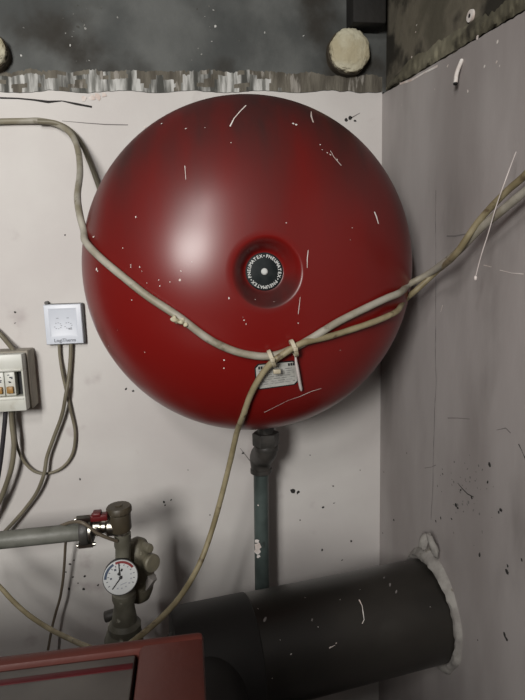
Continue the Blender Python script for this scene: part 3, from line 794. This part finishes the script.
mb = MB().use('foam_cream')   # crumb of old foam stuck to the sagging cable
for px, py, r in ((177,317,.0050),(184,319.5,.0042),(188,322.5,.0030)):
    p, nn = tank_hit(px, py, .011); bm = bmesh.new(); bmesh.ops.create_icosphere(bm, subdivisions=3, radius=r)
    for v in bm.verts: v.co *= 1 + .9*noise.noise(v.co*170 + Vector((px, 0, 0)))
    mb.bm(bm, Matrix.Translation(p))
mb.obj('foam_crumb', sag, 60)['label'] = 'crumb of cream foam'
# cable ties
def tie(px, py, label, tail=None, rr=.0105, ang=.6):
    p, nn = tank_hit(px, py, .009); mb = MB().use('tie')
    t = (tank_hit(px + 10, py - 4, .009)[0] - p).normalized(); sd = t.cross(nn)
    pts = [p + (sd*math.cos(a)*rr + nn*math.sin(a)*rr*.9) for a in [2*math.pi*i/14 for i in range(15)]]
    for o in (-.0015, 0, .0015): mb.tube([q + t*o for q in pts], .0013, n=6, sub=2)
    mb.box((-.003, -.003, -.002), (.003, .003, .003), .0006, Matrix.Translation(p + nn*rr*.9 - sd*.002))
    o = mb.obj('cable_tie', None, 60); tag(o, label, 'cable tie', 'ties on the tank cables')
    return o, p, nn
o, p, nn = tie(270.5, 356, 'dirty cable tie where the hanging cable leaves the bundle', rr=.0115)
mb = MB().use('tie'); 
a0, n0 = tank_hit(270, 362, .020); a1, _ = tank_hit(275, 367, .013)
mb.box((-.005, -.003, -.003), (.005, .003, .003), .001, Matrix.Translation(a1)); mb.obj('tie_head', o)
o, p, nn = tie(292, 346, 'cable tie with a white tail hanging beside the metal label', rr=.0115)
qs = [tank_hit(x, y, f)[0] for x, y, f in ((293,352,.012),(294,360,.011),(296,370,.010),(298,380,.008),(300,388,.006))]
mb = MB().use('white_tie'); mb.tube(qs, lambda t: .0012 + .0010*min(1, t*3) if t < .95 else .0012, n=6, sub=4); mb.obj('tail', o)['label'] = 'white plastic tail'

# white thread hanging off the right hand cables
mb = MB().use('white_tie').tube([onr(516, 152, .02), onr(507, 176, .045), onr(496, 207, .046), onr(488, 234, .046), onr(481, 256, .046), onr(476, 275, .046)], .0006, n=6)
p = onr(475.5, 278, .046); bm = bmesh.new(); bmesh.ops.create_icosphere(bm, subdivisions=2, radius=.0026); mb.bm(bm, Matrix.Translation(p) @ Matrix.Diagonal((.8, .8, 1.3, 1)))
tag(mb.obj('thread', None, 60), 'thin white thread hanging over the cables on the right wall', 'thread')

# ------------------------------------------------------------------ bits in the upper wall
def plug(px, py, rpx, label):
    c = at(px, py, 0); r = rpx/525*1.0*1.03
    RT = root('foam_plug', (c.x, REC, c.z - r), label, 'foam plug', 'foam plugs in the concrete band')
    MB().use('rust').lathe([(r*1.06, -.016), (r*1.07, .003), (r*1.03, .005), (r*.93, .003), (r*.93, -.016)], (c.x, 0, c.z), (0, -1, 0), 40, jitter=lambda a, h: .06*noise.noise(Vector((math.cos(a)*3, math.sin(a)*3, h*40 + px)))).obj('sleeve', RT)
    bm = bmesh.new(); bmesh.ops.create_icosphere(bm, subdivisions=5, radius=1)
    for v in bm.verts:
        n_ = v.co.copy(); v.co = Vector((n_.x, n_.y, n_.z)); 
        f = 1 + .06*noise.noise(n_*2.6 + Vector((px, 1, 0))) + .06*noise.noise(n_*8)
        v.co *= f
        e = (abs(v.co.x)**2 + abs(v.co.z)**2)**.5
        v.co.y = math.copysign(abs(v.co.y)**.45, v.co.y)
    MB().use('foam_cream').bm(bm, Matrix.Translation((c.x, -.004, c.z)) @ Matrix.Diagonal((r, .017, r, 1))).obj('foam', RT, 80)
plug(348.5, 52.5, 19.5, 'round cream foam plug in the dark concrete near the corner')
plug(-10, 52, 15, 'cream foam plug cut off by the left picture edge')
# dark joist end under the ceiling near the corner
ja, jb = at(353, 22, -.03), at(397, 19, -.03)
mb = MB().use('joist').box((ja.x, -.03, ja.z), (min(jb.x, XC - .004), REC, ja.z + .12), .004)
tag(mb.obj('ceiling_joist'), 'black joist end jutting out above the foam plug in the corner', 'joist')
# plastic peg and anchor in the right wall
a, b = onr(458.5, 62, .006), onr(455.5, 83, .012)
mb = MB().use('chip_white').tube([a - NR*.005 + (a-b)*.1, (a+b)/2, b], .0030, n=10); mb.use('black').cyl(b, b + (b - a).normalized()*.002, .0030, n=10)
tag(mb.obj('wall_peg', None, 60), 'white plastic peg poking out under the ragged plaster edge', 'peg')
c = onr(471.5, 16, -REC)
mb = MB().use('chip_white').lathe([(.0085, 0), (.008, .003), (.003, .0035), (.0028, .001)], c, NR, 20); mb.use('black').cyl(c + NR*.001, c + NR*.0036, .0026, n=12)
tag(mb.obj('wall_anchor', None, 60), 'round white anchor with dark hole in the stained right band', 'anchor')
